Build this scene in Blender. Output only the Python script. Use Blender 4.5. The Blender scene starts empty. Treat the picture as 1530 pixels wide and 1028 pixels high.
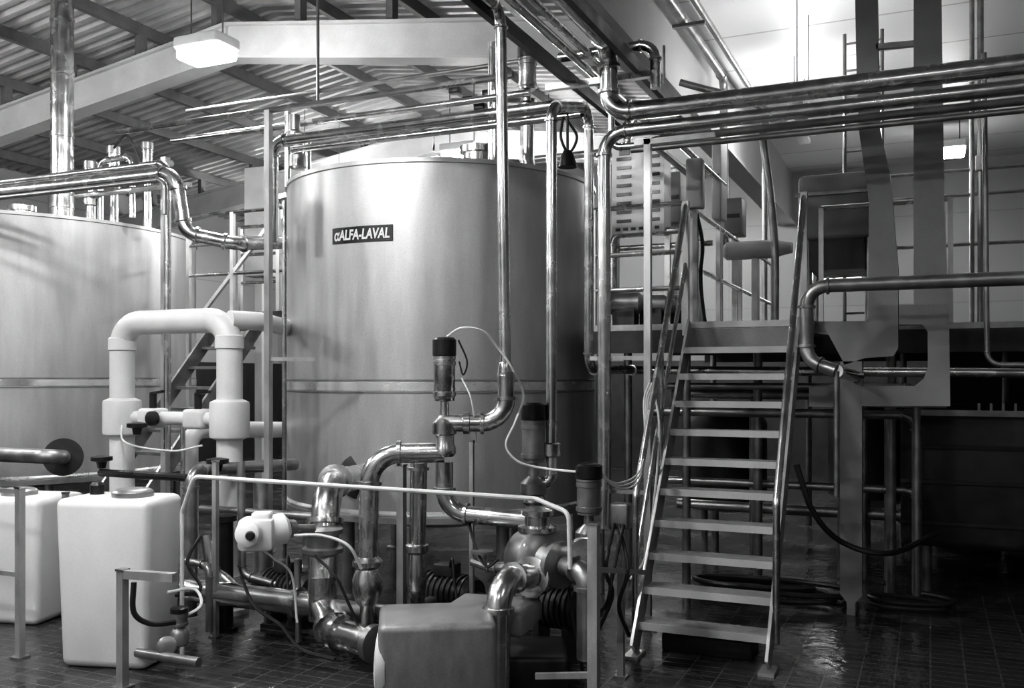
import bpy, bmesh, math, random
from mathutils import Vector, Matrix
random.seed(4)
F=1400.0; U0=765.0; V0=565.0; H=1.85
TH=math.atan(625/1400); C=math.cos(TH); S=math.sin(TH)
# building axes = world axes; photographer stands at (0,0,H) looking 24 deg left of +Y
def W(x,y,z): return Vector((x*C-y*S, x*S+y*C, z))
def P(u,v,d): return W((u-U0)/F*d, d, H-(v-V0)/F*d)
def on_y(u,v,Y):
    t=(u-U0)/F; return P(u,v,Y/(t*S+C))
def XO(p,dx=0,dy=0,dz=0): return Vector((p.x+dx,p.y+dy,p.z+dz))
def flo(p,z=0.0): return Vector((p.x,p.y,z))

# ---------------- materials
def mat(name, base, rough=.5, metal=0.0, var=.15, scale=(6,6,6), bump=0.0, rvar=.1, emit=0, detail=4, speck=0.0):
    m=bpy.data.materials.new(name); m.use_nodes=True
    nt=m.node_tree; N=nt.nodes; L=nt.links; b=N['Principled BSDF']
    b.inputs['Metallic'].default_value=metal
    tc=N.new('ShaderNodeTexCoord'); mp=N.new('ShaderNodeMapping'); mp.inputs['Scale'].default_value=scale
    nz=N.new('ShaderNodeTexNoise'); nz.inputs['Scale'].default_value=1.0; nz.inputs['Detail'].default_value=detail
    L.new(tc.outputs['Object'],mp.inputs[0]); L.new(mp.outputs[0],nz.inputs[0])
    r=N.new('ShaderNodeMapRange'); r.inputs[1].default_value=.3; r.inputs[2].default_value=.7
    r.inputs[3].default_value=base*(1-var); r.inputs[4].default_value=min(1,base*(1+var))
    L.new(nz.outputs[0],r.inputs[0])
    if speck:
        n2=N.new('ShaderNodeTexNoise'); n2.inputs['Scale'].default_value=120; n2.inputs['Detail'].default_value=1
        L.new(tc.outputs['Object'],n2.inputs[0])
        r3=N.new('ShaderNodeMapRange'); r3.inputs[1].default_value=.3; r3.inputs[2].default_value=.7; r3.inputs[3].default_value=1-speck; r3.inputs[4].default_value=1+speck
        mu=N.new('ShaderNodeMath'); mu.operation='MULTIPLY'; L.new(n2.outputs[0],r3.inputs[0]); L.new(r.outputs[0],mu.inputs[0]); L.new(r3.outputs[0],mu.inputs[1])
        L.new(mu.outputs[0],b.inputs['Base Color'])
    else: L.new(r.outputs[0],b.inputs['Base Color'])
    r2=N.new('ShaderNodeMapRange'); r2.inputs[1].default_value=.3; r2.inputs[2].default_value=.7
    r2.inputs[3].default_value=max(0.02,rough-rvar); r2.inputs[4].default_value=min(1,rough+rvar)
    L.new(nz.outputs[0],r2.inputs[0]); L.new(r2.outputs[0],b.inputs['Roughness'])
    if bump:
        bp=N.new('ShaderNodeBump'); bp.inputs['Strength'].default_value=bump; bp.inputs['Distance'].default_value=.01
        L.new(nz.outputs[0],bp.inputs['Height']); L.new(bp.outputs[0],b.inputs['Normal'])
    if emit:
        b.inputs['Emission Color'].default_value=(1,1,1,1); b.inputs['Emission Strength'].default_value=emit
    return m
TANK=mat('tank_brushed_steel',.5,.42,.66,.1,(9,9,1.6),0,.04,detail=6,speck=.07)
TANKB=mat('tank_band_steel',.9,.28,.75,.25,(3,3,3))
TANKE=mat('tank_weld_seam',.22,.5,.5,.2,(5,5,5))
PIPE=mat('polished_steel',.6,.24,1,.18,(9,9,9),0,.07)
PIPED=mat('dull_steel',.32,.38,.85,.25,(8,8,8),0,.08)
POST=mat('steel_post',.46,.38,.55,.2,(10,10,4),speck=.06)
PVC=mat('white_pvc',.64,.42,0,.06,(5,5,5),speck=.04)
POLY=mat('white_polyethylene',.74,.5,0,.06,(3,3,2),speck=.03)
BLK=mat('black_plastic',.012,.35,0,.2)
RUB=mat('black_rubber',.015,.5,0,.2)
CAB=mat('pale_cable',.7,.5,0,.1)
DRK=mat('dark_steel',.032,.45,.3,.3,(7,7,7))
GRY=mat('grey_paint',.22,.45,0,.15,(4,4,4),speck=.08)
FRM=mat('painted_frame',.27,.5,0,.15,(3,3,3),speck=.08)
LGT=mat('light_paint',.5,.5,0,.1,(3,3,3),speck=.06)
BEAM=mat('beam_paint',.38,.55,0,.1,(2,2,2),speck=.06)
DECK=mat('corrugated_sheet',.42,.5,.1,.2,(3,1,3))
PURL=mat('purlin_steel',.13,.5,.2,.2)
HOOD=mat('hood_steel',.28,.4,.35,.15,(20,6,6),speck=.08)
TREAD=mat('stair_tread',.42,.5,.4,.25,(20,20,20),speck=.1)
LAMP=mat('lamp_diffuser',.9,.5,0,0,emit=125)
TUBE=mat('fluorescent_tube',.9,.5,0,0,emit=75)
LAMPS=mat('lamp_diffuser_bright',.9,.5,0,0,emit=42)
WIN=mat('window_glass',.9,.4,0,0,emit=3)
WHT=mat('white_enamel',.8,.4,0,.05)

# ---------------- builder
def basis(a):
    a=a.normalized(); h=Vector((0,0,1)) if abs(a.z)<.9 else Vector((1,0,0))
    x=h.cross(a).normalized(); y=a.cross(x); return x,y,a
class B:
    def __init__(s,name): s.name=name; s.v=[]; s.f=[]; s.mi=[]; s.m=[]
    def mat(s,m):
        if m not in s.m: s.m.append(m)
        return s.m.index(m)
    def add(s,vs,fs,m):
        o=len(s.v); k=s.mat(m); s.v+= [tuple(v) for v in vs]
        for f in fs: s.f.append([i+o for i in f]); s.mi.append(k)
    def lathe(s,o,axis,prof,m,n=20,cap=True):
        x,y,a=basis(axis); vs=[];fs=[]
        for r,h in prof:
            for i in range(n):
                t=2*math.pi*i/n; vs.append(o+a*h+x*(r*math.cos(t))+y*(r*math.sin(t)))
        for j in range(len(prof)-1):
            for i in range(n):
                k=(i+1)%n; fs.append((j*n+i,j*n+k,(j+1)*n+k,(j+1)*n+i))
        if cap:
            fs.append(tuple(range(n-1,-1,-1))); q=(len(prof)-1)*n; fs.append(tuple(q+i for i in range(n)))
        s.add(vs,fs,m); return s
    def cyl(s,p0,p1,r,m,r1=None,n=16):
        d=p1-p0; return s.lathe(p0,d,[(r,0),(r if r1 is None else r1,d.length)],m,n)
    def clamp(s,p,d,r,m,w=None,k=1.28):
        w=w or max(.012,r*.45); s.lathe(p,d,[(r*1.0,-w/2),(r*k,-w/2*.8),(r*k,w/2*.8),(r*1.0,w/2)],m,16)
    def sweep(s,pts,r,m,n=14):
        vs=[];fs=[]; rr=r if isinstance(r,list) else [r]*len(pts)
        t=(pts[1]-pts[0]).normalized(); x,y,_=basis(t); nn=x
        for i,p in enumerate(pts):
            if i==0: t=(pts[1]-pts[0])
            elif i==len(pts)-1: t=pts[-1]-pts[-2]
            else: t=(pts[i+1]-pts[i]).normalized()+(pts[i]-pts[i-1]).normalized()
            t.normalize(); nn=(nn-t*nn.dot(t)).normalized(); bb=t.cross(nn)
            for k in range(n):
                a=2*math.pi*k/n; vs.append(p+nn*(rr[i]*math.cos(a))+bb*(rr[i]*math.sin(a)))
        for j in range(len(pts)-1):
            for k in range(n):
                q=(k+1)%n; fs.append((j*n+k,j*n+q,(j+1)*n+q,(j+1)*n+k))
        fs.append(tuple(range(n-1,-1,-1))); q=(len(pts)-1)*n; fs.append(tuple(q+i for i in range(n)))
        s.add(vs,fs,m)
    def tube(s,pts,r,m,bend=None,clamps=True,n=14,seg=7):
        bend=bend or r*3; out=[pts[0]]; cl=[]
        for i in range(1,len(pts)-1):
            a,b,c=pts[i-1],pts[i],pts[i+1]; d0=(b-a); d1=(c-b); l0=d0.length; l1=d1.length; d0=d0/l0; d1=d1/l1
            ang=d0.angle(d1)
            if ang<.05: out.append(b); continue
            t=min(bend*math.tan(ang/2),.48*l0,.48*l1); R=t/math.tan(ang/2)
            p0=b-d0*t; p1=b+d1*t; cdir=(d1-d0).normalized(); cc=b+cdir*(R/math.cos(ang/2))
            e=(p0-cc); ax=d0.cross(d1).normalized()
            for k in range(seg+1):
                out.append(cc+Matrix.Rotation(ang*k/seg,3,ax)@e)
            cl+=[(p0,d0),(p1,d1)]
        out.append(pts[-1]); s.sweep(out,r,m,n)
        if clamps:
            for p,d in cl: s.clamp(p,d,r,m)
        return s
    def hose(s,pts,r,m,k=8,n=8):
        out=[]; q=[pts[0]*2-pts[1]]+pts+[pts[-1]*2-pts[-2]]
        for i in range(1,len(q)-2):
            p0,p1,p2,p3=q[i-1:i+3]
            for j in range(k):
                t=j/k; out.append(.5*((2*p1)+(p2-p0)*t+(2*p0-5*p1+4*p2-p3)*t*t+(3*p1-p0-3*p2+p3)*t**3))
        out.append(pts[-1]); s.sweep(out,r,m,n); return s
    def beam(s,p0,p1,w,h,m,up=Vector((0,0,1))):
        d=(p1-p0).normalized()
        if abs(d.dot(up))>.95: up=Vector((0,1,0))
        x=d.cross(up).normalized(); y=x.cross(d)
        vs=[p+x*(a*w/2)+y*(b*h/2) for p in(p0,p1) for a,b in((-1,-1),(1,-1),(1,1),(-1,1))]
        s.add(vs,[(0,3,2,1),(4,5,6,7),(0,1,5,4),(1,2,6,5),(2,3,7,6),(3,0,4,7)],m); return s
    def box(s,a,b,m):
        x0,y0,z0=a;x1,y1,z1=b
        vs=[(x0,y0,z0),(x1,y0,z0),(x1,y1,z0),(x0,y1,z0),(x0,y0,z1),(x1,y0,z1),(x1,y1,z1),(x0,y1,z1)]
        s.add(vs,[(0,3,2,1),(4,5,6,7),(0,1,5,4),(1,2,6,5),(2,3,7,6),(3,0,4,7)],m); return s
    def rbox(s,c,size,bev,m,rot=0,seg=3,taper=1.0,axis=None):
        bm=bmesh.new(); bmesh.ops.create_cube(bm,size=1)
        for v in bm.verts:
            k=taper if v.co.z<0 else 1
            v.co=Vector((v.co.x*size[0]*k,v.co.y*size[1]*k,v.co.z*size[2]))
        bmesh.ops.bevel(bm,geom=bm.edges[:],offset=bev,segments=seg,affect='EDGES',profile=.5)
        M=Matrix.Rotation(rot,3,'Z'); bm.verts.ensure_lookup_table()
        vs=[M@v.co+Vector(c) for v in bm.verts]; fs=[[v.index for v in f.verts] for f in bm.faces]
        s.add(vs,fs,m); bm.free(); return s
    def poly(s,pts,thick,m):   # polygon in XZ plane extruded +Y
        n=len(pts); vs=[Vector(p) for p in pts]+[Vector(p)+Vector((0,thick,0)) for p in pts]
        fs=[tuple(range(n)),tuple(range(2*n-1,n-1,-1))]+[(i,i+n,(i+1)%n+n,(i+1)%n) for i in range(n)]
        s.add(vs,fs,m); return s
    def done(s,ang=35):
        me=bpy.data.meshes.new(s.name); me.from_pydata(s.v,[],s.f)
        for m in s.m: me.materials.append(m)
        me.polygons.foreach_set('material_index',s.mi)
        bm=bmesh.new(); bm.from_mesh(me); bmesh.ops.recalc_face_normals(bm,faces=bm.faces); bm.to_mesh(me); bm.free()
        me.polygons.foreach_set('use_smooth',[True]*len(me.polygons)); me.set_sharp_from_angle(angle=math.radians(ang))
        o=bpy.data.objects.new(s.name,me); bpy.context.collection.objects.link(o); return o

# ================= ROOM
XL,XR,YB,YF=-14.5,5.5,-4.0,18.5; XE=-2.4; ZR=5.75
fm=bpy.data.materials.new('wet_tile_floor'); fm.use_nodes=True
N=fm.node_tree.nodes;L=fm.node_tree.links;b=N['Principled BSDF']
tc=N.new('ShaderNodeTexCoord'); br=N.new('ShaderNodeTexBrick'); br.offset=0
br.inputs['Scale'].default_value=1; br.inputs['Brick Width'].default_value=.2; br.inputs['Row Height'].default_value=.1; br.inputs['Mortar Size'].default_value=.006
br.inputs['Color1'].default_value=(.028,.028,.028,1); br.inputs['Color2'].default_value=(.05,.05,.05,1); br.inputs['Mortar'].default_value=(.1,.1,.1,1)
L.new(tc.outputs['Object'],br.inputs[0]); L.new(br.outputs[0],b.inputs['Base Color'])
nz=N.new('ShaderNodeTexNoise'); nz.inputs['Scale'].default_value=1.6; nz.inputs['Detail'].default_value=5; L.new(tc.outputs['Object'],nz.inputs[0])
mr=N.new('ShaderNodeMapRange'); mr.inputs[1].default_value=.4; mr.inputs[2].default_value=.6; mr.inputs[3].default_value=.06; mr.inputs[4].default_value=.28
L.new(nz.outputs[0],mr.inputs[0]); L.new(mr.outputs[0],b.inputs['Roughness'])
bp=N.new('ShaderNodeBump'); bp.inputs['Strength'].default_value=.8; bp.inputs['Distance'].default_value=.006; L.new(br.outputs[1],bp.inputs['Height']); bp.invert=True
n3=N.new('ShaderNodeTexNoise'); n3.inputs['Scale'].default_value=11; n3.inputs['Detail'].default_value=3; L.new(tc.outputs['Object'],n3.inputs[0])
bp2=N.new('ShaderNodeBump'); bp2.inputs['Strength'].default_value=.3; bp2.inputs['Distance'].default_value=.02; L.new(n3.outputs[0],bp2.inputs['Height']); L.new(bp.outputs[0],bp2.inputs['Normal']); L.new(bp2.outputs[0],b.inputs['Normal'])
B('floor').box((XL,YB,-.1),(XR,YF,0),fm).done()
def panel(name,base,bw,bh,mort=.015,axes='XZ',k=.75):
    m=bpy.data.materials.new(name); m.use_nodes=True; N=m.node_tree.nodes;L=m.node_tree.links;b=N['Principled BSDF']
    tc=N.new('ShaderNodeTexCoord'); sp=N.new('ShaderNodeSeparateXYZ'); cb=N.new('ShaderNodeCombineXYZ')
    L.new(tc.outputs['Object'],sp.inputs[0]); L.new(sp.outputs[axes[0]],cb.inputs[0]); L.new(sp.outputs[axes[1]],cb.inputs[1])
    br=N.new('ShaderNodeTexBrick'); br.offset=0; br.inputs['Scale'].default_value=1; br.inputs['Brick Width'].default_value=bw; br.inputs['Row Height'].default_value=bh; br.inputs['Mortar Size'].default_value=mort
    br.inputs['Color1'].default_value=(base,)*3+(1,); br.inputs['Color2'].default_value=(base*.94,)*3+(1,); br.inputs['Mortar'].default_value=(base*k,)*3+(1,)
    L.new(cb.outputs[0],br.inputs[0]); L.new(br.outputs[0],b.inputs['Base Color']); b.inputs['Roughness'].default_value=.4
    return m
WP=panel('wall_panels',.27,3.6,1.6,.01); CP=panel('ceiling_panels',.62,1.2,4,.02,axes='YX',k=.55); WS=panel('side_wall_panels',.4,1.2,1.0,axes='YZ')
LOWSHADE=mat('lower_wall_shade',.035,.4,0,.2)  # shade on the lower walls, put into the base colour
w=B('wall_back').box((XL,YF,2.2),(XR,YF+.15,6.6),WP).box((XL,YF,0),(XR,YF+.15,2.2),LOWSHADE); w.done()
B('wall_left').box((XL-.15,YB,2.2),(XL,YF,6.6),WS).box((XL-.15,YB,0),(XL,YF,2.2),LOWSHADE).done()
B('wall_right').box((XR,YB,2.2),(XR+.15,YF,6.2),WS).box((XR,YB,0),(XR+.15,YF,2.2),LOWSHADE).done()
B('wall_front').box((XL,YB-.15,0),(XR,YB,6.6),WS).done()
B('ceiling').box((XE,YB,ZR),(XR,YF,ZR+.1),CP).done()
XRG=-7.5; ZRG=6.42
def zroof(x): return ZRG-.14*abs(x-XRG)
r=B('ceiling_corrugated')
prof=[];y=YB
while y<YF:
    prof+=[(y,0),(y+.07,0),(y+.1,.06),(y+.17,.06),(y+.2,0)]; y+=.2
for xa,xb in((XL,XRG),(XRG,XE)):
    vs=[];fs=[]
    for (yy,dz) in prof:
        vs+=[Vector((xa,yy,zroof(xa)+dz)),Vector((xb,yy,zroof(xb)+dz))]
    for i in range(len(prof)-1): fs.append((2*i,2*i+1,2*i+3,2*i+2))
    r.add(vs,fs,DECK)
r.done()
k=B('roof_purlins')
for x in [XL+.8+1.2*i for i in range(11)]:
    if x<XE-.2: k.beam(Vector((x,YB,zroof(x)-.08)),Vector((x,YF,zroof(x)-.08)),.07,.14,PURL)
k.done()
for yy in (-1.3,3.7,8.7,13.7):
    k=B('roof_rafter')
    for xa,xb in((XL,XRG),(XRG,XE-.15)):
        k.beam(Vector((xa,yy,zroof(xa)-.64)),Vector((xb,yy,zroof(xb)-.64)),.14,.36,LGT)
        k.beam(Vector((xa,yy,zroof(xa)-.83)),Vector((xb,yy,zroof(xb)-.83)),.26,.03,LGT)
        k.beam(Vector((xa,yy,zroof(xa)-.45)),Vector((xb,yy,zroof(xb)-.45)),.26,.03,LGT)
    for x in [XL+.8+1.2*i for i in range(11)]:
        if x<XE-.2: k.box((x-.04,yy-.06,zroof(x)-.47),(x+.04,yy+.06,zroof(x)-.15),PURL)
    k.done()
B('eaves_beam').box((XE-.15,YB,4.8),(XE,YF,6.0),BEAM).box((XE-.25,YB,4.76),(XE+.06,YF,4.8),BEAM).done()
a=on_y(1203,365,YF-.02); c=on_y(1290,418,YF-.02)
w=B('window_1').box((a.x,YF-.04,c.z),(c.x,YF-.02,a.z),WIN)
for x in (a.x,(a.x+c.x)/2,c.x): w.beam(Vector((x,YF-.05,c.z)),Vector((x,YF-.05,a.z)),.06,.06,LGT)
for z in (a.z,c.z): w.beam(Vector((a.x,YF-.05,z)),Vector((c.x,YF-.05,z)),.06,.06,LGT)
w.done()

# ================= lamps
def highbay(p,lm=LAMP,ztop=None,k=1.0):
    b=B('ceiling_lamp'); x,y,z=p
    b.rbox((x,y,z+.13),(.58*k,.38*k,.12),.03,WHT); b.rbox((x,y,z+.03),(.54*k,.33*k,.12),.03,lm)
    zt=ztop if ztop else (zroof(x) if x<XE else ZR)
    for d in(-.2,.2): b.cyl(Vector((x+d,y,z+.18)),Vector((x+d,y,zt)),.008,PURL,n=6)
    b.done()
pl=P(309,86,9.3); highbay(pl,k=.95)
for x,y in((-6.3,1.5),(-6.3,12.3),(-10.8,2.5),(-10.8,5.5),(-4.4,-1.5),(-4.0,15),(-3.7,3.2),(-11.5,14.5)):  # lamps beside and behind the camera are added to light the tank fronts
    highbay((x,y,min(5.1,zroof(x)-.9)))
for x,y in((2.6,1.2),(0.2,15.5),(-.3,-1.5)):  # out-of-view ones here are likewise added for front light
    highbay((x,y,5.2),LAMPS)
def fluo(p,L=1.2):
    b=B('fluorescent_lamp'); p=Vector(p)
    b.rbox((p.x,p.y,p.z-.05),(.14,L,.06),.01,WHT); b.cyl(p+Vector((0,-L/2+.03,.02)),p+Vector((0,L/2-.03,.02)),.025,TUBE,n=10)
    for s in(-1,1):
        b.box((p.x-.03,p.y+s*L/2-.02,p.z-.04),(p.x+.03,p.y+s*L/2+.02,p.z+.06),WHT)
        b.cyl(Vector((p.x,p.y+s*L*.4,p.z-.02)),Vector((p.x,p.y+s*L*.4,(ZR if p.x>XE else zroof(p.x))-.01)),.006,PURL,n=6)
    b.done()
fluo(P(1200,172,9.6)); fluo((-1.5,12.2,5.0))
fluo((-5.2,12.5,4.7)); fluo((-6.8,14.8,4.7)); fluo((-9.2,12.9,5.1))

# ================= TANKS
def tank(cx,cy,R,zb,zt,legs,plate=False):
    b=B('storage_tank'); o=Vector((cx,cy,0)); up=Vector((0,0,1))
    b.lathe(o,up,[(R*.25,zb-.22),(R*.98,zb-.02),(R+.015,zb-.02),(R+.02,zb+.03),(R,zb+.04),(R,zt-.04),(R+.015,zt-.035),(R+.015,zt),(R-.05,zt+.01),(R*.3,zt+.12)],TANK,96)
    z=(zb+zt)/2-.38
    b.lathe(o,up,[(R,z-.036),(R+.005,z-.034),(R+.005,z+.034),(R,z+.036)],TANKB,96,cap=False)
    for dz in(-.05,.05): b.lathe(o,up,[(R,z+dz-.008),(R+.006,z+dz-.006),(R+.006,z+dz+.006),(R,z+dz+.008)],TANKE,96,cap=False)
    b.lathe(o,up,[(R,zb+.04),(R+.02,zb+.06),(R,zb+.08)],TANKB,96,cap=False)
    for i in range(legs):
        a=2*math.pi*(i+.35)/legs; p=o+Vector((math.cos(a)*(R-.15),math.sin(a)*(R-.15),0))
        b.cyl(p,p+up*(zb+.02),.055,PIPED); b.lathe(p,up,[(.1,0),(.1,.02),(.06,.03)],PIPED)
    b.lathe(o+up*(zt+.08),up,[(.2,0),(.2,.18),(.24,.18),(.24,.22),(.1,.24)],PIPE,28)
    b.lathe(o+Vector((.55,-.35,zt+.05)),up,[(.13,0),(.13,.2),(.16,.2),(.16,.26),(.02,.28)],PIPE,24)
    return b
tc0=W(-.673,9.06,0); TR=1.463; ZB=.683; ZT=3.64
b=tank(tc0.x,tc0.y,TR,ZB,ZT,6)
def tpt(phi,z,r):
    return W(-.673+math.sin(phi)*r, 9.06-math.cos(phi)*r, z)
phi0=-.402; hw=.29; z0=3.035; vs=[];fs=[]
for i in range(13):
    ph=phi0+(-hw+2*hw*i/12)/TR
    for (r,z) in((TR+.001,z0-.066),(TR+.008,z0-.066),(TR+.008,z0+.066),(TR+.001,z0+.066)): vs.append(tpt(ph,z,r))
for i in range(12):
    for k2 in range(4): fs.append((i*4+k2,i*4+(k2+1)%4,i*4+4+(k2+1)%4,i*4+4+k2))
fs+=[(0,1,2,3),(48,49,50,51)]
b.add(vs,fs,BLK)
mt=b.done()
cu=bpy.data.curves.new('t','FONT'); cu.body='\u03b1ALFA-LAVAL'; cu.size=.1; cu.align_x='CENTER'; cu.align_y='CENTER'; cu.shear=.15; cu.offset=.003; cu.extrude=.001
to=bpy.data.objects.new('t',cu); bpy.context.collection.objects.link(to); bpy.context.view_layer.update()
me=bpy.data.meshes.new_from_object(to.evaluated_get(bpy.context.evaluated_depsgraph_get())); bpy.data.objects.remove(to)
xs=[v.co.x for v in me.vertices]; ys=[v.co.y for v in me.vertices]
sx=.53/(max(xs)-min(xs)); sy=.088/(max(ys)-min(ys)); xm=(max(xs)+min(xs))/2; ym=(max(ys)+min(ys))/2
for v in me.vertices: v.co=tpt(phi0+(v.co.x-xm)*sx/TR, z0+(v.co.y-ym)*sy, TR+.0095+v.co.z)
me.materials.clear(); me.materials.append(WHT)
to=bpy.data.objects.new('nameplate_lettering',me); bpy.context.collection.objects.link(to); to.parent=mt
lc=W(-6.4,12.1,0)
b=tank(lc.x,lc.y,2.2,.7,3.66,8); b.done()
b=B('vent_stack'); p=P(93,300,10.62)
zt=zroof(p.x)-.01
b.cyl(flo(p,3.67),flo(p,zt),.122,PIPE,n=24)
for z in(3.8,4.6,5.3,5.9): b.clamp(flo(p,z),Vector((0,0,1)),.122,PIPE,k=1.08)
b.done()

def actuator(b,p,h,r,cap=BLK,body=PIPE):
    up=Vector((0,0,1))
    b.lathe(p,up,[(r*1.0,-.08),(r*1.15,-.07),(r*1.15,.0),(r*.9,.02),(r*.45,.05),(r*.4,h*.25),(r*.95,h*.26),(r*.95,h*.29),(r,h*.3),(r,h*.74),(r*1.08,h*.75),(r*1.08,h*.78)],body,20)
    b.lathe(p,up,[(r*1.02,h*.78),(r*1.12,h*.79),(r*1.12,h*.97),(r*.9,h)],cap,20)
    b.clamp(p+up*h*.34,up,r,body,k=1.08); b.clamp(p+up*h*.7,up,r,body,k=1.08)

# ================= main foreground pipework
D1=6.15
b=B('elbowed_feed_pipe')
top=P(748,14,6.3)
b.tube([XO(top,0,-2.5),top,P(755,548,D1+.05)],.038,PIPE,bend=.12)
b.lathe(P(755,548,D1),Vector((0,0,-1)),[(.04,-.03),(.05,0),(.05,.02),(.058,.06)],PIPE)
b.tube([P(756,556,D1),P(757,632,D1),P(676,632,D1)],.058,PIPE,bend=.2)
b.clamp(P(697,632,D1),P(690,632,D1)-P(700,632,D1),.058,PIPE,w=.05)
b.done()
b=B('pneumatic_valve'); pv=P(664,632,D1)
actuator(b,pv,.56,.07); b.lathe(pv+Vector((0,0,-.22)),Vector((0,0,1)),[(.06,0),(.075,.02),(.075,.06),(.065,.08),(.065,.16)],PIPE)
b.cyl(P(664,632,D1),P(676,632,D1),.06,PIPE)
b.done()
b=B('curved_outlet_pipe')
b.tube([P(664,676,D1),P(553,678,D1),P(549,850,D1)],.066,PIPE,bend=.2)
b.lathe(P(549,838,D1),Vector((0,0,-1)),[(.066,-.03),(.1,0),(.1,.03),(.075,.05),(.1,.12),(.1,.2),(.07,.27),(.05,.3),(.05,.5)],PIPE,22)
b.done()
b=B('curved_transfer_pipe')
b.tube([P(664,690,D1),P(664,765,D1),P(792,778,6.0)],.058,PIPE,bend=.16)
b.done()
b=B('drain_drop_pipe')
b.tube([P(626,690,6.3),P(622,915,6.4)],.058,PIPE)
b.lathe(P(623,812,6.35),Vector((0,0,-1)),[(.058,0),(.08,.01),(.08,.05),(.06,.07),(.07,.2),(.07,.26),(.05,.36)],PIPE,20)
b.clamp(P(625,700,6.3),Vector((0,0,1)),.058,PIPE); b.done()
b=B('tank_outlet_pipe')
b.tube([P(548,710,8.0),P(488,722,6.6),P(482,870,6.4)],.1,PIPE,bend=.34,n=20,seg=10)
b.lathe(P(548,710,8.0),P(488,722,6.6)-P(548,710,8.0),[(.19,0.2),(.19,.26),(.1,.28)],DRK,24)
b.lathe(P(482,790,6.42),Vector((0,0,-1)),[(.1,-.02),(.14,0),(.14,.03),(.11,.04),(.11,.12),(.14,.13),(.14,.16),(.1,.18)],PIPED,24)
b.cyl(P(482,860,6.4),P(482,925,6.4),.1,PIPE)
q=P(482,905,6.4)
b.tube([q,P(500,945,6.15),P(560,962,5.9)],.1,PIPE,bend=.22,n=20)
b.tube([q,XO(q,-1.35)],.085,PIPE,n=18)
b.tube([XO(q,0,0,.0),XO(q,.75)],.055,PIPED)
b.clamp(XO(q,-.2),Vector((1,0,0)),.085,PIPE,w=.04); b.clamp(XO(q,-1.25),Vector((1,0,0)),.085,PIPE,w=.04)
b.lathe(P(560,962,5.9),P(560,962,5.9)-P(500,945,6.15),[(.12,-.03),(.12,.02),(.09,.03)],PIPED)
b.done()
b=B('valve_gearbox'); g=P(385,797,5.9)
b.rbox((g.x,g.y,g.z),(.22,.2,.2),.03,WHT,rot=.5,seg=2); 
e=P(430,788,6.0)
b.lathe(g,e-g,[(.085,.02),(.1,.06),(.1,.17),(.06,.2)],WHT,20)
b.lathe(g,P(350,799,5.6)-g,[(.06,.08),(.08,.1),(.08,.15),(.05,.17)],WHT,20)
b.lathe(g,P(366,803,5.6)-g,[(.02,.1),(.03,.19),(.02,.21)],BLK,12)
b.lathe(P(428,790,6.02),P(470,790,6.2)-P(428,790,6.02),[(.06,0),(.06,.05),(.03,.06),(.03,.22)],PIPED,16)
b.rbox((g.x+.02,g.y+.02,g.z+.11),(.12,.12,.05),.015,WHT,rot=.5)
b.hose([P(390,820,5.85),P(410,835,5.9),P(436,860,6.0),P(444,930,6.0)],.008,CAB,n=6)
b.hose([P(440,800,5.95),P(480,800,5.9),P(520,815,5.85),P(540,850,5.9)],.01,CAB,n=6)
b.done()
b=B('looped_riser_pipe')
v3=P(880,160,7.2); lo=flo(v3,1.92)
b.tube([P(797,722,6.5),P(824,722,6.5),P(824,160,6.5),v3,lo,Vector((lo.x+.02,8.0,1.92)),Vector((1.5,8.0,1.88))],.038,PIPE,bend=.12)
b.clamp(P(824,672,6.5),Vector((0,0,1)),.05,PIPE,w=.1); b.done()
b=B('pneumatic_valve'); pv=P(797,722,6.5); actuator(b,pv,.56,.08,body=PIPED)
b.lathe(pv+Vector((0,0,-.3)),Vector((0,0,1)),[(.05,0),(.08,.02),(.08,.05),(.06,.07),(.06,.15),(.08,.17),(.08,.2),(.07,.22)],PIPE); b.done()
b=B('overhead_pipe_run')
b.tube([Vector((-2.28,YB+.1,4.44)),Vector((-2.28,6.95,4.44)),Vector((-2.28,6.95,3.9)),Vector((XR-.02,6.95,3.9))],.07,PIPE,bend=.17,n=18)
b.done()
b=B('overhead_pipe_run')
xv=P(902,300,7.15); yv=6.82
b.tube([Vector((XR-.02,yv,3.72)),Vector((xv.x,yv,3.72)),P(903,790,7.0)],.05,PIPE,bend=.17,n=18)
b.tube([Vector((XR-.02,7.1,3.70)),Vector((-2.0,7.1,3.70)),Vector((-2.0,8.6,3.70))],.03,PIPED)
b.tube([Vector((XR-.02,6.95,3.60)),Vector((-2.1,6.95,3.60))],.022,PIPED)
b.done()
b=B('overhead_pipe_rack')
for x in(-2.72,-2.12): b.beam(Vector((x,YB+.05,4.32)),Vector((x,8.9,4.32)),.05,.1,DRK)
for y in(1,3,5,7.2): b.beam(Vector((-2.9,y,4.25)),Vector((-1.95,y,4.25)),.06,.05,PIPE)
for y in(2,5,8): 
    for x in (-2.72,-2.12): b.cyl(Vector((x,y,4.3)),Vector((x,y,4.75)),.012,PIPED,n=8)
b.tube([Vector((-2.6,YB+.1,4.42)),Vector((-2.6,8.5,4.42)),Vector((-2.6,8.5,4.0)),Vector((-3.6,8.5,4.0))],.035,PIPE)
b.tube([Vector((-2.47,YB+.1,4.42)),Vector((-2.47,7.6,4.42)),Vector((-2.47,7.6,3.8)),Vector((-1.9,7.6,3.8)),Vector((-1.9,9.5,3.8))],.03,PIPE)
b.tube([Vector((-2.75,7.1,4.45)),Vector((-1.95,7.1,4.45)),Vector((-1.95,7.1,4.1))],.04,PIPE)
b.done()
b=B('ceiling_conduit_pair')
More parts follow.
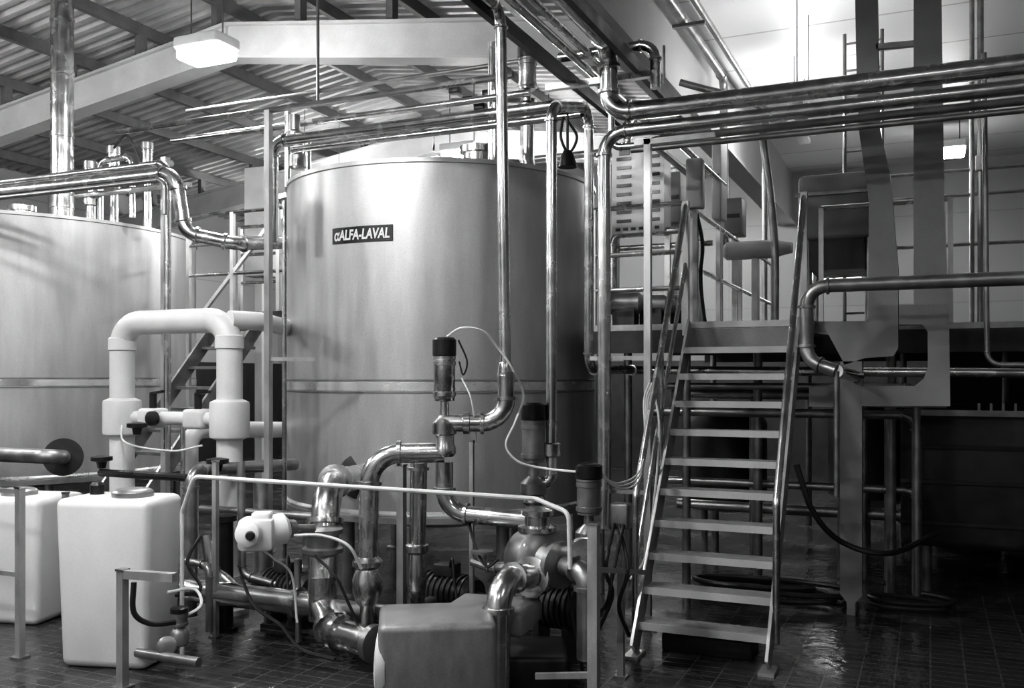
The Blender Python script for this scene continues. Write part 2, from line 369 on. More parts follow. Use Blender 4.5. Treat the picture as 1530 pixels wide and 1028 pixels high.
b.tube([Vector((-2.2,YB+.1,5.35)),Vector((-2.2,11,5.35)),Vector((-2.2,11,3.4)),Vector((-2.2,12,3.4))],.05,PIPED)
b.tube([Vector((-2.05,YB+.1,5.45)),Vector((-2.05,13,5.45)),Vector((-2.05,13,2.4))],.035,PIPED); 
for y in range(-3,11,2): b.beam(Vector((-2.3,y,5.28)),Vector((-1.98,y,5.28)),.04,.03,PIPED)
b.done()
b=B('pipe_support_post'); p=P(968,200,6.95)
b.beam(flo(p),flo(p,3.62),.05,.05,POST); b.beam(flo(p,3.6)+Vector((-.1,0,0)),flo(p,3.6)+Vector((.5,0,0)),.05,.04,POST); b.box((p.x-.08,p.y-.08,0),(p.x+.08,p.y+.08,.015),POST)
for z in (1.0,2.0): b.beam(flo(p,z),flo(p,z)+Vector((-.45,0,0)),.03,.03,POST)
b.done()
# pump assembly
b=B('centrifugal_pump'); q=P(803,835,5.75); axv=Vector((.85,-.5,0)).normalized()
b.lathe(q,axv,[(.05,-.2),(.1,-.19),(.1,-.14),(.17,-.12),(.2,-.06),(.2,.06),(.17,.1),(.12,.12),(.1,.2),(.14,.21),(.14,.25),(.08,.26)],PIPED,32)
b.lathe(q+Vector((0,0,.1)),Vector((0,0,1)),[(.1,0),(.09,.06),(.12,.07),(.12,.1),(.08,.11),(.08,.16),(.1,.17),(.1,.2),(.05,.22)],PIPE,22)
for i in range(10):
    a=2*math.pi*i/10; x,y,z=basis(axv); c0=q+(x*math.cos(a)+y*math.sin(a))*.18
    b.cyl(c0-axv*.08,c0+axv*.08,.012,PIPE,n=6)
q2=q+axv*.27; b.tube([q2,q2+axv*.2,q2+axv*.2+Vector((0,0,-.5))],.06,PIPED,bend=.14)
b.tube([P(790,862,5.5),P(745,866,5.2),P(742,1062,5.15)],.072,PIPE,bend=.2,n=18)
b.lathe(P(796,862,5.55),P(745,866,5.2)-P(796,862,5.55),[(.12,-.02),(.12,.03),(.075,.04)],PIPE,22)
b.cyl(P(796,862,5.55),q,.09,PIPED)
b.lathe(P(870,828,5.6),P(880,828,5.3)-P(870,828,5.6),[(.1,-.03),(.1,.02),(.06,.03),(.06,.1),(.09,.11),(.09,.15)],PIPE,20)
b.cyl(P(870,828,5.6),q,.07,PIPED)
b.tube([P(705,838,5.9),P(735,848,5.85),P(790,842,5.8)],.03,PIPED,n=10)
b.lathe(P(720,842,5.88),Vector((0,0,1)),[(.03,0),(.03,.06),(.07,.065),(.07,.08),(.02,.085)],PIPED,16)
b.done()
b=B('pneumatic_valve'); actuator(b,P(880,795,5.75),.42,.074,body=PIPED); b.cyl(P(880,800,5.75),P(872,850,5.7),.05,PIPED); b.done()
b=B('pump_motor_hood'); c=P(652,992,5.1)
rot=.12
b.rbox((c.x,c.y,c.z),(.62,.5,.56),.04,HOOD,rot=TH+rot,seg=4)
b.rbox(tuple(P(735,918,5.5)),(.5,.42,.14),.03,GRY,rot=TH-.3)
b.lathe(P(576,990,5.0),P(570,985,5.0)-P(600,985,5.0),[(.19,-.02),(.2,0),(.2,.03),(.16,.04)],WHT,28)
b.box((c.x-.25,c.y-.18,0),(c.x+.25,c.y+.18,c.z-.2),DRK)
b.done()
b=B('equipment_pedestal'); c=P(760,965,5.7); b.rbox((c.x,c.y,c.z/2),(.7,.5,c.z),.03,DRK,rot=TH); b.done()
for u,v,d,ln in((668,885,6.85,.42),(430,880,7.0,.4),(830,905,6.2,.36)):
    b=B('electric_motor'); c=P(u,v,d); ax=Vector((1,-.15,0)).normalized()
    c.z=max(c.z,.26)
    prof=[(.05,-ln/2-.08),(.13,-ln/2-.06),(.14,-ln/2)]
    k3=9
    for i in range(k3):
        h0=-ln/2+.02+i*ln/k3; prof+=[(.13,h0),(.145,h0+.005),(.145,h0+.02),(.13,h0+.025)]
    prof+=[(.14,ln/2),(.12,ln/2+.05),(.04,ln/2+.06),(.03,ln/2+.16)]
    b.lathe(c,ax,prof,DRK,24); b.rbox((c.x,c.y,c.z+.17),(.16,.14,.09),.01,DRK)
    b.box((c.x-.15,c.y-.13,0),(c.x+.15,c.y+.13,.03),DRK)
    for s1 in(-.1,.1): b.box((c.x+s1-.02,c.y-.1,.03),(c.x+s1+.02,c.y+.1,c.z-.1),DRK)
    b.hose([c+Vector((.05,-.05,.2)),c+Vector((.15,-.2,.28)),c+Vector((.22,-.28,.05)),Vector((c.x+.3,c.y-.3,.03))],.011,RUB)
    b.done()
def post(p,zt,w=.065,extra=None,name='stainless_stand_post'):
    b=B(name); b.beam(flo(p),flo(p,zt),w,w,POST); b.box((p.x-w*.6,p.y-w*.6,zt),(p.x+w*.6,p.y+w*.6,zt+.012),PIPE); b.box((p.x-w,p.y-w,0),(p.x+w,p.y+w,.012),PIPED)
    if extra: extra(b)
    b.done()
pp=P(887,785,5.05); post(pp,1.06,.055,lambda b:(b.beam(flo(pp,.82),P(960,855,6.0),.035,.03,POST), b.beam(flo(pp,.25),P(800,1010,5.1),.03,.03,POST)))
pq=P(928,790,5.8)
def ex(b):
    b.rbox((pq.x,pq.y,1.0),(.12,.1,.16),.015,PIPED)
    b.hose([XO(pq,0,-.05,.95-pq.z),P(938,850,5.6),P(925,905,5.6),P(940,950,5.7)],.012,RUB)
    b.hose([XO(pq,0.03,-.05,.95-pq.z),P(915,860,5.5),P(905,905,5.5),P(870,930,5.6)],.012,RUB)
    b.hose([XO(pq,-.03,-.05,.95-pq.z),P(905,850,5.5),P(915,890,5.5),P(890,950,5.5)],.012,RUB)
post(pq,.95,.04,ex)
p3=P(183,850,5.6); post(p3,.7,.05,lambda b:(b.beam(flo(p3,.68),XO(flo(p3,.68),.36,.05),.05,.05,POST),b.hose([P(200,870,5.45),P(200,915,5.45),P(225,932,5.5),P(262,930,5.6)],.016,RUB)))
p4=P(30,730,6.2); post(p4,1.12,.045,lambda b:(b.beam(flo(p4,1.1),XO(flo(p4,1.1),-1.2),.03,.03,POST),b.beam(flo(p4,.55),XO(flo(p4,.55),-1.2),.03,.03,POST)))
p5=P(600,700,6.95); post(p5,1.2,.055)
p6=P(322,690,6.7); post(p6,1.25,.035)
p7=P(705,650,6.6); post(p7,1.4,.028)
p9=P(98,735,6.9); post(p9,1.0,.035)
p8=P(335,770,6.9); b=B('black_drain_stand'); b.cyl(flo(p8),flo(p8,.82),.065,BLK); b.lathe(flo(p8,.8),Vector((0,0,1)),[(.09,0),(.09,.04),(.05,.05)],BLK); b.lathe(flo(p8),Vector((0,0,1)),[(.1,0),(.1,.02),(.06,.03)],BLK); b.done()
b=B('slender_rail_pipe')
b.tube([flo(P(272,765,6.1),.05),P(272,765,6.1),P(290,712,6.0),P(800,745,5.6),P(850,766,5.4),flo(P(852,800,5.4),.75)],.014,CAB,bend=.06,clamps=False,n=8); b.done()
b=B('pneumatic_hose')
b.hose([P(668,503,6.15),P(690,490,6.05),P(722,495,6.05),P(744,520,6.1),P(765,550,6.12),P(782,590,6.2),P(770,630,6.1),P(756,665,6.1),P(775,690,6.1),P(815,700,6.1),P(862,705,5.9)],.008,CAB,n=6)
b.hose([P(685,508,6.1),P(698,540,6.1),P(692,560,6.1),P(686,540,6.1)],.006,RUB,n=6)
b.hose([P(690,565,6.15),P(705,600,6.1),P(712,660,6.2)],.006,CAB,n=6)
for k2 in(0,1,2):
    b.hose([P(897,712-k2*3,5.75),P(925,722+k2*4,5.9),P(955,705+k2*6,6.3),P(964,660,6.7),P(962+k2*3,600,6.85),P(970+k2*4,572,6.88)],.007,CAB,n=6)
b.hose([P(975,575,6.9),P(985,640,6.85),P(978,740,6.85),P(965,830,6.85),P(942,865,6.6)],.008,CAB,n=6)
b.hose([P(700,760,6.3),P(705,800,6.0),P(725,845,5.8),P(745,835,5.8)],.01,RUB,n=6)
b.hose([P(470,830,6.1),P(500,860,6.0),P(520,900,6.0),P(535,935,6.0)],.01,RUB,n=6)
b.hose([P(300,800,6.4),P(280,840,6.3),P(300,880,6.2),P(262,890,6.2)],.012,RUB,n=6)
b.hose([P(360,860,6.3),P(380,905,6.2),P(420,935,6.1),P(450,970,6.0),P(500,985,5.9)],.012,RUB,n=6)
b.done()
b=B('pendant_cable_gland'); b.hose([P(842,175,6.9),P(838,205,6.8),P(850,228,6.8),P(862,205,6.8),P(848,180,6.8)],.01,RUB); b.lathe(P(848,250,6.8),Vector((0,0,1)),[(.07,0),(.05,.08),(.03,.12)],BLK); b.cyl(P(848,235,6.8),P(848,170,6.8),.01,RUB); b.done()
b=B('low_level_pipe_run')
q=P(285,703,6.9); b.tube([flo(q,.1),q,P(440,694,8.0)],.05,PIPED,bend=.12)
b.tube([P(150,706,7.3),P(280,714,6.9)],.03,BLK,n=10)
for u,v,d in((152,690,7.3),(325,694,6.85),(205,640,7.5)): b.lathe(P(u,v,d),Vector((0,0,1)),[(.03,-.05),(.04,0),(.08,.01),(.08,.04),(.03,.05)],BLK)
b.tube([P(360,690,7.1),P(362,860,7.0),P(440,880,6.9)],.03,PIPED)
b.tube([P(300,760,7.2),P(470,772,6.9)],.03,PIPED); b.tube([P(390,720,7.2),P(392,905,7.1)],.06,PIPED)
q=P(262,835,6.7); b.tube([flo(q,.05),q,XO(q,.4,-.1),XO(q,.4,-.1,-.45)],.025,PIPED)
q=P(205,975,5.9); b.tube([q,XO(q,.5)],.03,PIPED); actuator(b,P(268,945,5.9),.16,.05,body=PIPED)
b.lathe(P(250,965,5.85),P(240,968,5.5)-P(250,965,5.85),[(.05,-.05),(.06,0),(.06,.03),(.03,.04)],PIPED)
b.hose([P(268,925,5.9),P(300,905,6.0),P(290,880,6.1),P(250,885,6.0)],.01,CAB,n=6)
q=P(590,925,6.3); b.tube([XO(q,-.9),q,XO(q,0,.7)],.05,PIPED)
b.tube([P(310,800,6.9),P(318,850,6.85),P(350,880,6.8)],.05,PIPE,bend=.12)
b.tube([P(444,835,6.5),flo(P(446,905,6.5),.02)],.022,PIPED)
b.done()
# ================= PVC loop
b=B('white_pvc_loop'); a=P(343,478,7.4); l=XO(a,-1.14)
b.tube([flo(l,.25),l,a,flo(a,.25)],.1,PVC,bend=.2,clamps=False,n=22,seg=10)
for p in(l,a):
    z=1.85-35/1400*7.5; b.lathe(flo(p,z-.28),Vector((0,0,1)),[(.105,-.02),(.15,0),(.155,.02),(.155,.26),(.15,.28),(.105,.3)],PVC,26)
    b.lathe(flo(p,2.08),Vector((0,0,1)),[(.1,0),(.112,.005),(.112,.1),(.1,.11)],PVC,22)
    b.lathe(flo(p,0),Vector((0,0,1)),[(.15,0),(.15,.04),(.11,.05),(.11,.3)],PVC,22)
b.tube([XO(a,0,0,0),XO(a,.1,.25),P(440,492,8.9)],.075,PVC,bend=.1,clamps=False,n=18)
q=P(283,642,8.0); b.tube([flo(q,.15),q,P(440,642,8.9)],.075,PVC,bend=.14,clamps=False,n=18)
zc=1.85-35/1400*7.5-.14
m0=flo(l,zc); m1=flo(a,zc)
b.cyl(m0,m1,.055,PVC)
for t in(.3,.72): 
    cc=m0.lerp(m1,t); b.rbox(tuple(cc),(.2,.17,.16),.03,PVC)
    b.cyl(cc+Vector((0,0,.08)),cc+Vector((0,0,.2)),.03,BLK); b.beam(cc+Vector((-.02,0,.2)),cc+Vector((.16,-.05,.22)),.03,.02,BLK)
b.lathe(m0.lerp(m1,.38)+Vector((0,-.08,0)),Vector((0,-1,0)),[(.06,0),(.06,.04),(.03,.05)],BLK)
b.hose([m0+Vector((.1,-.1,-.05)),m0+Vector((.2,-.15,-.2)),m0.lerp(m1,.6)+Vector((0,-.15,-.25)),m1+Vector((-.15,-.14,-.2))],.008,CAB)
b.cyl(m0.lerp(m1,.62)+Vector((0,-.05,-.05)),m0.lerp(m1,.62)+Vector((0,-.05,-.9)),.02,PIPE)
b.done()
def cont(u,d,wd,dp,h,rot):
    b=B('dosing_container'); c=flo(P(u,900,d)); R=Matrix.Rotation(rot,3,'Z')
    b.rbox((c.x,c.y,h/2),(wd,dp,h),.055,POLY,rot=rot,seg=4,taper=.9)
    t=c+R@Vector((.1,-.02,h)); b.lathe(t,Vector((0,0,1)),[(.13,-.02),(.13,.03),(.12,.04),(.1,.05)],PIPED,24)
    t=c+R@Vector((-.2,.05,h)); b.lathe(t,Vector((0,0,1)),[(.045,-.02),(.045,.06),(.03,.08)],BLK,16)
    b.done()
cont(180,6.15,.66,.45,1.08,TH-.16)
cont(15,7.3,.95,.55,.95,TH-.2)
# ================= left side pipes
b=B('left_header_pipe'); q=P(262,258,8.2)
b.tube([XO(q,-6.1),q,P(276,348,8.2),P(352,364,8.2),P(440,362,8.75)],.06,PIPE,bend=.16)
b.done()
b=B('left_header_pipe'); q=P(250,243,8.3); b.tube([XO(q,-6),q,flo(q,1.2)],.032,PIPE,bend=.1)
q=P(246,268,8.0); b.tube([XO(q,-5.6),q,XO(q,0,0,-.3)],.022,PIPED,bend=.08)
b.done()
b=B('manifold_valve_group')
for u,d,zt in((170,11.3,4.65),(220,11.9,4.85),(135,11.0,4.4)):
    p=P(u,200,d); b.cyl(flo(p,3.7),flo(p,zt-.5),.05,PIPE); actuator(b,flo(p,zt-.45),.45,.07,cap=PIPED)
for z in(4.0,4.25): q=P(130,200,11.0); b.tube([XO(flo(q,z),-.3),XO(flo(q,z),1.3)],.035,PIPE)
q=P(150,200,11); b.tube([flo(q,3.7),flo(q,4.4),XO(flo(q,4.4),.5),XO(flo(q,3.7),.5)],.035,PIPE)
b.hose([flo(P(170,1,11.2),4.6),flo(P(190,1,11.2),4.75),flo(P(212,1,11.2),4.4)],.015,RUB)
b.done()
b=B('tank_side_inlet'); q=P(92,683,9.3); t=P(95,683,10.1)
b.tube([XO(q,-2.6,-.1),q,t],.075,PIPED,bend=.12,clamps=False); b.lathe(t,q-t,[(.2,.12),(.2,.17)],DRK,28); b.done()
b=B('pipe_stanchion'); p=P(401,165,7.35); b.beam(flo(p),p,.048,.048,POST); b.beam(flo(p,2.0),flo(p,2.0)+Vector((.3,.2,0)),.03,.03,POST)
q=P(425,300,7.6); b.cyl(flo(q),q,.02,PIPE,n=8); b.done()
b=B('pipe_stanchion'); p=P(247,235,8.6); b.beam(flo(p),p,.06,.06,POST); b.beam(flo(p,3.6)+Vector((-.4,0,0)),flo(p,3.6)+Vector((.3,0,0)),.04,.04,POST); b.done()
b=B('tank_top_pipework')
q=P(401,165,7.35); b.tube([XO(q,-1.6),XO(q,2.1)],.024,PIPE,n=10)
q=P(408,212,7.9); b.tube([flo(q,3.0),q,XO(q,2.55)],.045,PIPE,bend=.12)
q=P(450,222,8.2); b.tube([XO(q,-.1),XO(q,2.6)],.03,PIPE)
q=P(440,186,8.8); b.tube([XO(q,-1.5),XO(q,2.4)],.03,PIPE); b.tube([XO(q,-1.5,.2,.35),XO(q,2.4,.2,.35)],.02,PIPED)
for u,d in((430,8.6),(460,9.4),(740,8.0)):
    p=P(u,230,d); b.cyl(flo(p,3.6),flo(p,4.3),.03,PIPE); 
p=P(475,160,8.9); b.cyl(p,flo(p,6.0),.015,PURL,n=8)
p=P(788,230,7.9); b.cyl(flo(p,3.6),flo(p,4.2),.062,PIPE); actuator(b,flo(p,4.15),.5,.075)
p=P(735,230,8.1); b.cyl(flo(p,3.6),flo(p,4.75),.035,PIPE)
p=P(670,230,8.6); b.lathe(flo(p,3.62),Vector((0,0,1)),[(.12,0),(.12,.16),(.14,.17),(.14,.2),(.05,.21)],PIPE,24)
for u,v in((680,135),(700,150),(730,140),(718,160)): b.rbox(tuple(P(u,v,8.3)),(.1,.08,.06),.01,BLK)
b.tube([P(675,150,8.3),P(800,150,7.9)],.02,PIPED)
for u,v in((445,240),(440,205)): p=P(u,v,8.5); b.lathe(p,Vector((0,0,1)),[(.05,-.08),(.08,-.06),(.08,.04),(.05,.06),(.05,.2)],PIPED)
b.done()
b=B('service_walkway'); q=P(282,470,11.0); zd=2.6; WL=2.0
b.box((q.x,q.y,zd-.14),(q.x+WL,q.y+.9,zd),DRK)
for dx in(0,.65,1.3,WL):
    b.beam(Vector((q.x+dx,q.y,0 if dx in(0,WL) else zd)),Vector((q.x+dx,q.y,3.75)),.045,.045,POST)
    b.beam(Vector((q.x+dx,q.y+.9,0 if dx in(0,WL) else zd)),Vector((q.x+dx,q.y+.9,3.75)),.045,.045,POST)
for z in(3.05,3.4,3.75):
    for dy in(0,.9): b.tube([Vector((q.x,q.y+dy,z)),Vector((q.x+WL,q.y+dy,z))],.02,PIPE,n=8)
for i in range(11): 
    b.box((q.x+.5,q.y-.15-.2*i,zd-.21-.22*i),(q.x+1.1,q.y+.05-.2*i,zd-.18-.22*i),PIPED)
for x in(.5,1.1): b.beam(Vector((q.x+x,q.y,zd-.05)),Vector((q.x+x,q.y-2.3,.08)),.03,.16,PIPED)
b.beam(Vector((q.x+.2,q.y,zd)),Vector((q.x+1.3,q.y,3.7)),.04,.04,LGT)
b.done()
b=B('wall_cabinet'); q=P(390,250,13); b.rbox((q.x,q.y,4.0),(.35,.3,1.5),.02,LGT); b.beam(flo(q),flo(q,3.3),.12,.12,LGT); b.done()

# ================= STAIRS
SX0,SX1,SY0,SY1,SZ=-1.80,-.93,6.05,7.6,2.3
b=B('steel_staircase'); n=11
for x in(SX0,SX1):
    b.beam(Vector((x,SY0-.03,.04)),Vector((x,SY1+.02,SZ-.02)),.02,.17,POST,up=Vector((0,-1,1)).normalized())
    b.box((x-.05,SY0-.12,0),(x+.05,SY0+.08,.02),POST)
for i in range(1,n):
    z=SZ*i/n; y=SY0+(SY1-SY0)*i/n
    b.box((SX0,y-.1,z-.035),(SX1,y+.1,z),TREAD); b.box((SX0+.01,y-.108,z-.045),(SX1-.01,y-.096,z+.004),LGT)
h=.95
for x in(SX0-.03,SX1+.03):
    b.tube([Vector((x,SY0+.1,.15)),Vector((x,SY0+.12,h+.1)),Vector((x,SY1,SZ+h+.02))],.024,PIPE,bend=.1,clamps=False)
    b.beam(Vector((x,SY1,SZ-.1)),Vector((x,SY1,SZ+h+.05)),.05,.05,POST)
x=SX0-.03
b.tube([Vector((x,SY0+.12,.62)),Vector((x,SY1,SZ+.5))],.018,PIPE,clamps=False)
b.cyl(Vector((x,(SY0+SY1)/2,SZ/2)),Vector((x,(SY0+SY1)/2,SZ/2+h)),.02,PIPE)
b.done()
b=B('stair_base_plinth'); b.rbox(((SX0+SX1)/2,SY0+.32,.06),(.6,.3,.12),.01,DRK); b.done()
b=B('access_platform'); YP=7.62; PX0,PX1=-2.75,4.5; YPB=12.5
b.box((PX0,YP+.75,SZ-.05),(PX1,YPB,SZ),PIPED); b.box((SX0-.9,YP,SZ-.05),(SX1+.1,YP+.75,SZ),PIPED)
b.box((SX0-.0,YP-.0,SZ-.22),(SX1+.0,YP+.04,SZ-.051),GRY); b.box((SX0,YP-.015,SZ-.04),(SX1,YP,SZ+.01),LGT)
b.box((SX1+.1,YP+.72,SZ-.24),(PX1,YP+.76,SZ-.051),DRK); b.box((SX0-.9,YP,SZ-.24),(SX0-.04,YP+.04,SZ-.051),DRK)
b.box((PX0,YPB-.04,SZ-.24),(PX1,YPB,SZ-.051),DRK)
for x in(-2.6,-1.4,-.3,.8,2.2,3.6):
    for y in(8.5,12.3): b.cyl(Vector((x,y,0)),Vector((x,y,SZ-.05)),.04,PIPED,n=12)
for x in(-2.6,SX0-.05): b.cyl(Vector((x,7.7,0)),Vector((x,7.7,SZ-.05)),.035,PIPED,n=12)
for y in (9.4,10.8): b.beam(Vector((PX0,y,SZ-.12)),Vector((PX1,y,SZ-.12)),.08,.13,DRK)
def rail(b,p0,p1,zs=(.5,1.0),step=1.1):
    Ln=(p1-p0).length; k=max(1,round(Ln/step))
    for i in range(k+1):
        p=p0.lerp(p1,i/k); b.beam(p,XO(p,0,0,1.0),.04,.04,POST)
    for z in zs: b.cyl(XO(p0,0,0,z),XO(p1,0,0,z),.021,PIPE,n=10)
rail(b,Vector((SX1+.08,YP+.76,SZ)),Vector((.15,YP+.76,SZ)),zs=(1.0,))
rail(b,Vector((1.0,YP+.76,SZ)),Vector((4.4,YP+.76,SZ)))
rail(b,Vector((SX0-.06,YP+.3,SZ)),Vector((SX0-.06,YPB-.1,SZ)))
rail(b,Vector((SX0-.85,YP+.05,SZ)),Vector((SX0-.06,YP+.05,SZ)),zs=(.3,.6,1.0),step=.8)
b.done()
b=B('control_panel'); a=on_y(914,218,8.15); c=on_y(992,345,8.15)
b.box((a.x,8.15,c.z),(c.x,8.4,a.z),WHT)
b.beam(Vector((a.x,8.28,SZ)),Vector((a.x,8.28,c.z)),.05,.05,POST); b.beam(Vector((c.x,8.28,SZ)),Vector((c.x,8.28,c.z)),.05,.05,POST)
wd=c.x-a.x; hh=a.z-c.z
for i in range(8):
    for x0,x1 in((.1,.38),(.76,.92)):
        z=c.z+hh*(.12+.1*i); b.box((a.x+wd*x0,8.14,z),(a.x+wd*x1,8.15,z+hh*.035),BLK)
b.box((a.x+wd*.15,8.14,a.z-hh*.12),(a.x+wd*.35,8.15,a.z-hh*.03),GRY)
for k2 in range(6): b.box((a.x+wd*(.08+.15*k2),8.14,c.z+hh*.03),(a.x+wd*(.16+.15*k2),8.15,c.z+hh*.06),BLK)
b.done()
b=B('terminal_box'); q=P(1039,275,7.9); b.rbox(tuple(q),(.14,.12,.42),.02,LGT); b.beam(flo(q,SZ),flo(q,q.z-.2),.04,.04,POST)
b.hose([q+Vector((0,0,-.2)),q+Vector((.05,.05,-.5)),q+Vector((.02,.1,-.8)),flo(q,SZ)+Vector((.05,.15,.02))],.015,RUB); b.done()
b=B('switch_cabinet')
for u0,u1,v0,v1,Y,m in((1068,1082,205,330,9.4,LGT),(998,1022,262,335,9.6,GRY),(1085,1112,300,352,10.2,GRY)):
    a=on_y(u0,v0,Y); c=on_y(u1,v1,Y); b.rbox(((a.x+c.x)/2,Y,(a.z+c.z)/2),(c.x-a.x,.3,a.z-c.z),.015,m); b.beam(Vector(((a.x+c.x)/2,Y,SZ)),Vector(((a.x+c.x)/2,Y,c.z)),.06,.06,POST)
    b.box((a.x+.02,Y-.16,(a.z+c.z)/2-.02),(c.x-.02,Y-.15,(a.z+c.z)/2+.02),BLK)
b.done()
b=B('pump_skid')
for u,v,d,r0 in((935,395,8.4,.1),(975,398,8.5,.09),(1005,392,8.7,.11)):
    p=P(u,v,d); p.z=SZ+.22; b.lathe(p,Vector((1,.2,0)),[(.03,-.2),(r0,-.17),(r0,.12),(r0*.6,.16),(.04,.2)],PIPED,18); b.box((p.x-.1,p.y-.08,SZ),(p.x+.1,p.y+.08,p.z-.05),DRK)
q=P(915,350,8.6); b.tube([flo(q,SZ),q,XO(q,.8),flo(XO(q,.8),SZ)],.035,PIPE); b.tube([XO(q,0,.1,-.12),XO(q,.9,.1,-.12)],.025,PIPE)
b.done()
b=B('process_machine'); a=on_y(1192,262,8.9); c=on_y(1308,352,8.9)
b.rbox(((a.x+c.x)/2,9.35,(a.z+c.z)/2),(c.x-a.x,.9,a.z-c.z),.05,FRM)
b.box((a.x-.02,8.87,a.z-.2),(c.x+.02,8.91,a.z-.17),PIPED)
b.box((a.x+.1,8.95,c.z-.28),(c.x-.1,9.7,c.z+.02),DRK)
for x in(a.x+.08,c.x-.06):
    for y in(9.0,9.7): b.cyl(Vector((x,y,SZ)),Vector((x,y,c.z+.05)),.035,PIPED)
b.lathe(Vector((a.x-.45,9.3,3.1)),Vector((1,0,0)),[(.06,-.3),(.09,-.27),(.09,.2),(.07,.25),(.05,.35)],LGT,20)
b.beam(Vector((a.x-.45,9.3,SZ)),Vector((a.x-.45,9.3,3.05)),.06,.06,POST)
b.done()
b=B('flexible_conduit'); b.hose([Vector((-2.2,8.9,4.7)),Vector((-1.45,9.0,4.4)),on_y(1140,205,9.0),on_y(1152,300,9.0),on_y(1158,380,9.0),flo(on_y(1158,400,9.0),SZ)],.035,PIPED,n=12); b.done()
# ================= big painted frame right
Y0=7.75
b=B('painted_support_frame')
g=lambda u,v: on_y(u,v,Y0)
b.poly([g(1342,520),g(1342,400),g(1330,260),g(1314,190),g(1309,-130),g(1275,-130),g(1280,120),g(1284,200),g(1298,300),g(1298,400),g(1297,480),g(1212,480),g(1212,497),g(1238,500),g(1262,545),g(1292,535),g(1335,532)],.16,FRM)
b.poly([g(1365,-130),g(1365,455),g(1343,455),g(1343,485),g(1378,485),g(1386,495),g(1386,548),g(1380,566),g(1366,577),g(1288,577),g(1288,607),g(1420,607),g(1418,480),g(1411,300),g(1405,-130)],.16,FRM)
b.poly([g(1309,65),g(1365,60),g(1365,68),g(1309,73)],.05,PIPED)
l0=g(1255,540); l1=g(1288,540)
b.poly([(l0.x,Y0,l0.z),(l0.x,Y0,.16),(l0.x+.05,Y0,.1),(l0.x+.05,Y0,0),(l1.x-.05,Y0,0),(l1.x-.05,Y0,.1),(l1.x,Y0,.16),(l1.x,Y0,l0.z)],.16,GRY)
b.box((l0.x-.25,Y0+.16,1.62),(l1.x+.6,Y0+.3,1.78),FRM)
b.done()
b=B('fixed_ladder')
p0=on_y(1262,70,9.95);p1=XO(p0,.35)
for p in(p0,p1): b.cyl(flo(p,SZ),flo(p,5.3),.018,PIPED,n=8)
for i in range(11): b.cyl(flo(p0,SZ+.2+.27*i),flo(p1,SZ+.2+.27*i),.012,PIPED,n=8)
b.done()
b=B('return_pipe'); q=P(1205,440,6.9); 
zr=1.85+137/1400*6.9
b.tube([Vector((XR-.02,q.y,zr)),flo(q,zr),flo(q,1.98),flo(P(1250,500,6.75),1.9)],.05,PIPED,bend=.15,n=18)
b.cyl(flo(P(1250,500,6.75),1.9),flo(P(1250,500,6.75),1.0),.02,PIPED)
b.tube([flo(P(1250,500,6.75),1.9),XO(flo(P(1250,500,6.75),1.86),.1,.7)],.047,PIPE); b.done()
b=B('right_wall_services')
for u,r0 in((1465,.03),(1452,.025)):
    p=on_y(u,300,10.5); b.cyl(flo(p,SZ+.01),flo(p,5.74),r0,PIPED,n=10)
p=on_y(1465,300,10.5)
for z in(3.2,3.7,3.95,4.6): b.cyl(Vector((-.6,10.5,z)),Vector((4.4,10.5,z)),.018,PIPED,n=8)
for x in(-.6,4.4): b.cyl(Vector((x,10.5,SZ+.01)),Vector((x,10.5,4.7)),.025,PIPED,n=8)
b.rbox((p.x,10.48,4.0),(.1,.1,.15),.01,LGT)
b.done()
b=B('right_hanging_pipe'); b.tube([flo(on_y(1470,380,7.9),4.3),flo(on_y(1475,548,7.9),1.95),flo(on_y(1475,548,7.9),1.95)+Vector((1.2,0,0))],.02,PIPED,bend=.1); b.done()
b=B('curd_vat'); q=on_y(1345,607,8.75); x0=q.x; zt=1.58
b.rbox(((x0+4.3)/2,10.1,(zt+.4)/2),(4.3-x0,2.6,zt-.4),.06,DRK)
b.box((x0-.05,8.72,zt-.05),(4.35,8.82,zt),PIPED)
for z in(.95,1.25,.6): b.box((x0,8.77,z),(4.3,8.8,z+.03),DRK)
for i in range(36): x=x0+.6+i*.09; b.box((x,8.75,zt),(x+.02,8.77,zt+.06),PIPED)
for x in(x0+.2,(x0+4.3)/2,4.1):
    for y in(8.95,11.2): b.cyl(Vector((x,y,0)),Vector((x,y,.45)),.05,PIPED)
b.done()
b=B('partition_screen')
b.box((.1,12.6,.05),(4.4,12.66,2.2),DRK)
for x in(.1,1.5,2.9,4.35): b.beam(Vector((x,12.58,0)),Vector((x,12.58,2.24)),.06,.06,DRK)
b.done()
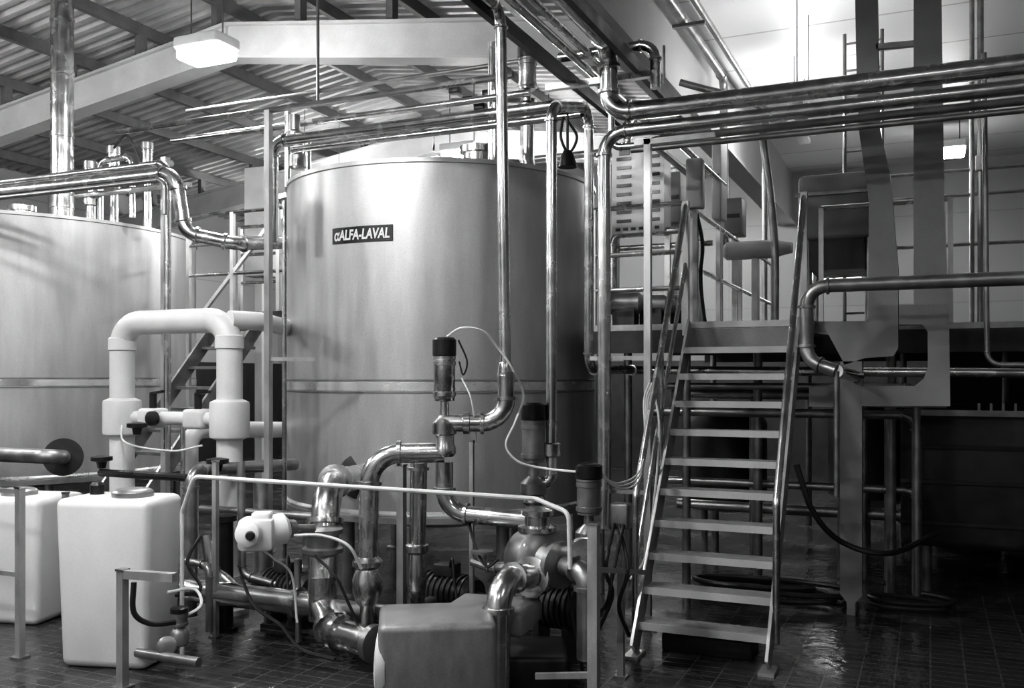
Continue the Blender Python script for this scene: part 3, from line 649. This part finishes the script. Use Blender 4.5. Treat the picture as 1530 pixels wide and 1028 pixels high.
for x,y,r0,h0 in((-2.1,10.6,.45,1.5),(-.6,11.6,.5,1.6),(-6.9,14.2,.8,2.4),(-8.7,14.8,.8,2.4)):
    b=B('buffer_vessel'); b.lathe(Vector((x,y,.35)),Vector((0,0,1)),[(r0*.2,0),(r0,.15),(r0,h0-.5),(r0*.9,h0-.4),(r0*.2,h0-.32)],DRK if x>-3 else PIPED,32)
    for i in range(3): a=2*math.pi*i/3+.4; b.cyl(Vector((x+math.cos(a)*r0*.8,y+math.sin(a)*r0*.8,0)),Vector((x+math.cos(a)*r0*.8,y+math.sin(a)*r0*.8,.55)),.04,PIPED)
    b.done()
b=B('under_platform_pipework')
for y,z,r0 in((8.2,1.78,.03),(8.3,1.55,.04),(9.0,1.7,.05),(9.2,.6,.05),(8.6,.9,.035)):
    b.tube([Vector((-2.3,y,z)),Vector((-.1,y,z)),Vector((-.1,y,.1))],r0,PIPED)
for x in(-1.55,-.75,-.55,-.35): b.tube([Vector((x,9.1,0.02)),Vector((x,9.1,1.7))],.03,PIPED)
b.done()
b=B('floor_hose')
pts=[]
cx,cy=-.65,7.9
for i in range(34):
    a=i*.55; rr=.42+.08*math.sin(i*.9); pts.append(Vector((cx-.55+math.cos(a)*rr*1.35,cy+.1+math.sin(a)*rr*.6,.03+.004*i)))
b.hose(pts,.022,RUB,k=4)
pts=[Vector((-.15+math.cos(i*.6)*(.3+.03*math.sin(i)),8.05+math.sin(i*.6)*.17,.03+.004*i)) for i in range(24)]
b.hose(pts,.02,RUB,k=4)
b.hose([flo(on_y(1190,700,7.3),1.2),flo(on_y(1215,740,7.3),.85),flo(on_y(1260,780,7.4),.62),flo(on_y(1330,797,7.5),.55),flo(on_y(1400,800,8.3),.6)],.022,RUB)
b.done()
# ================= camera / world
w=bpy.data.worlds.new('World'); bpy.context.scene.world=w; w.use_nodes=True
w.node_tree.nodes['Background'].inputs[0].default_value=(.5,.5,.5,1); w.node_tree.nodes['Background'].inputs[1].default_value=.2
cd=bpy.data.cameras.new('Camera'); cd.sensor_width=36; cd.lens=36*F/1530; cd.shift_y=(V0-514)/1530; cd.clip_start=.05
co=bpy.data.objects.new('Camera',cd); bpy.context.collection.objects.link(co); co.location=(0,0,H); co.rotation_euler=(math.pi/2,0,TH)
bpy.context.scene.camera=co
vs=bpy.context.scene.view_settings; vs.view_transform='Standard'
try: vs.look='Medium High Contrast'
except Exception as e: print('look',e)
vs.exposure=0.6
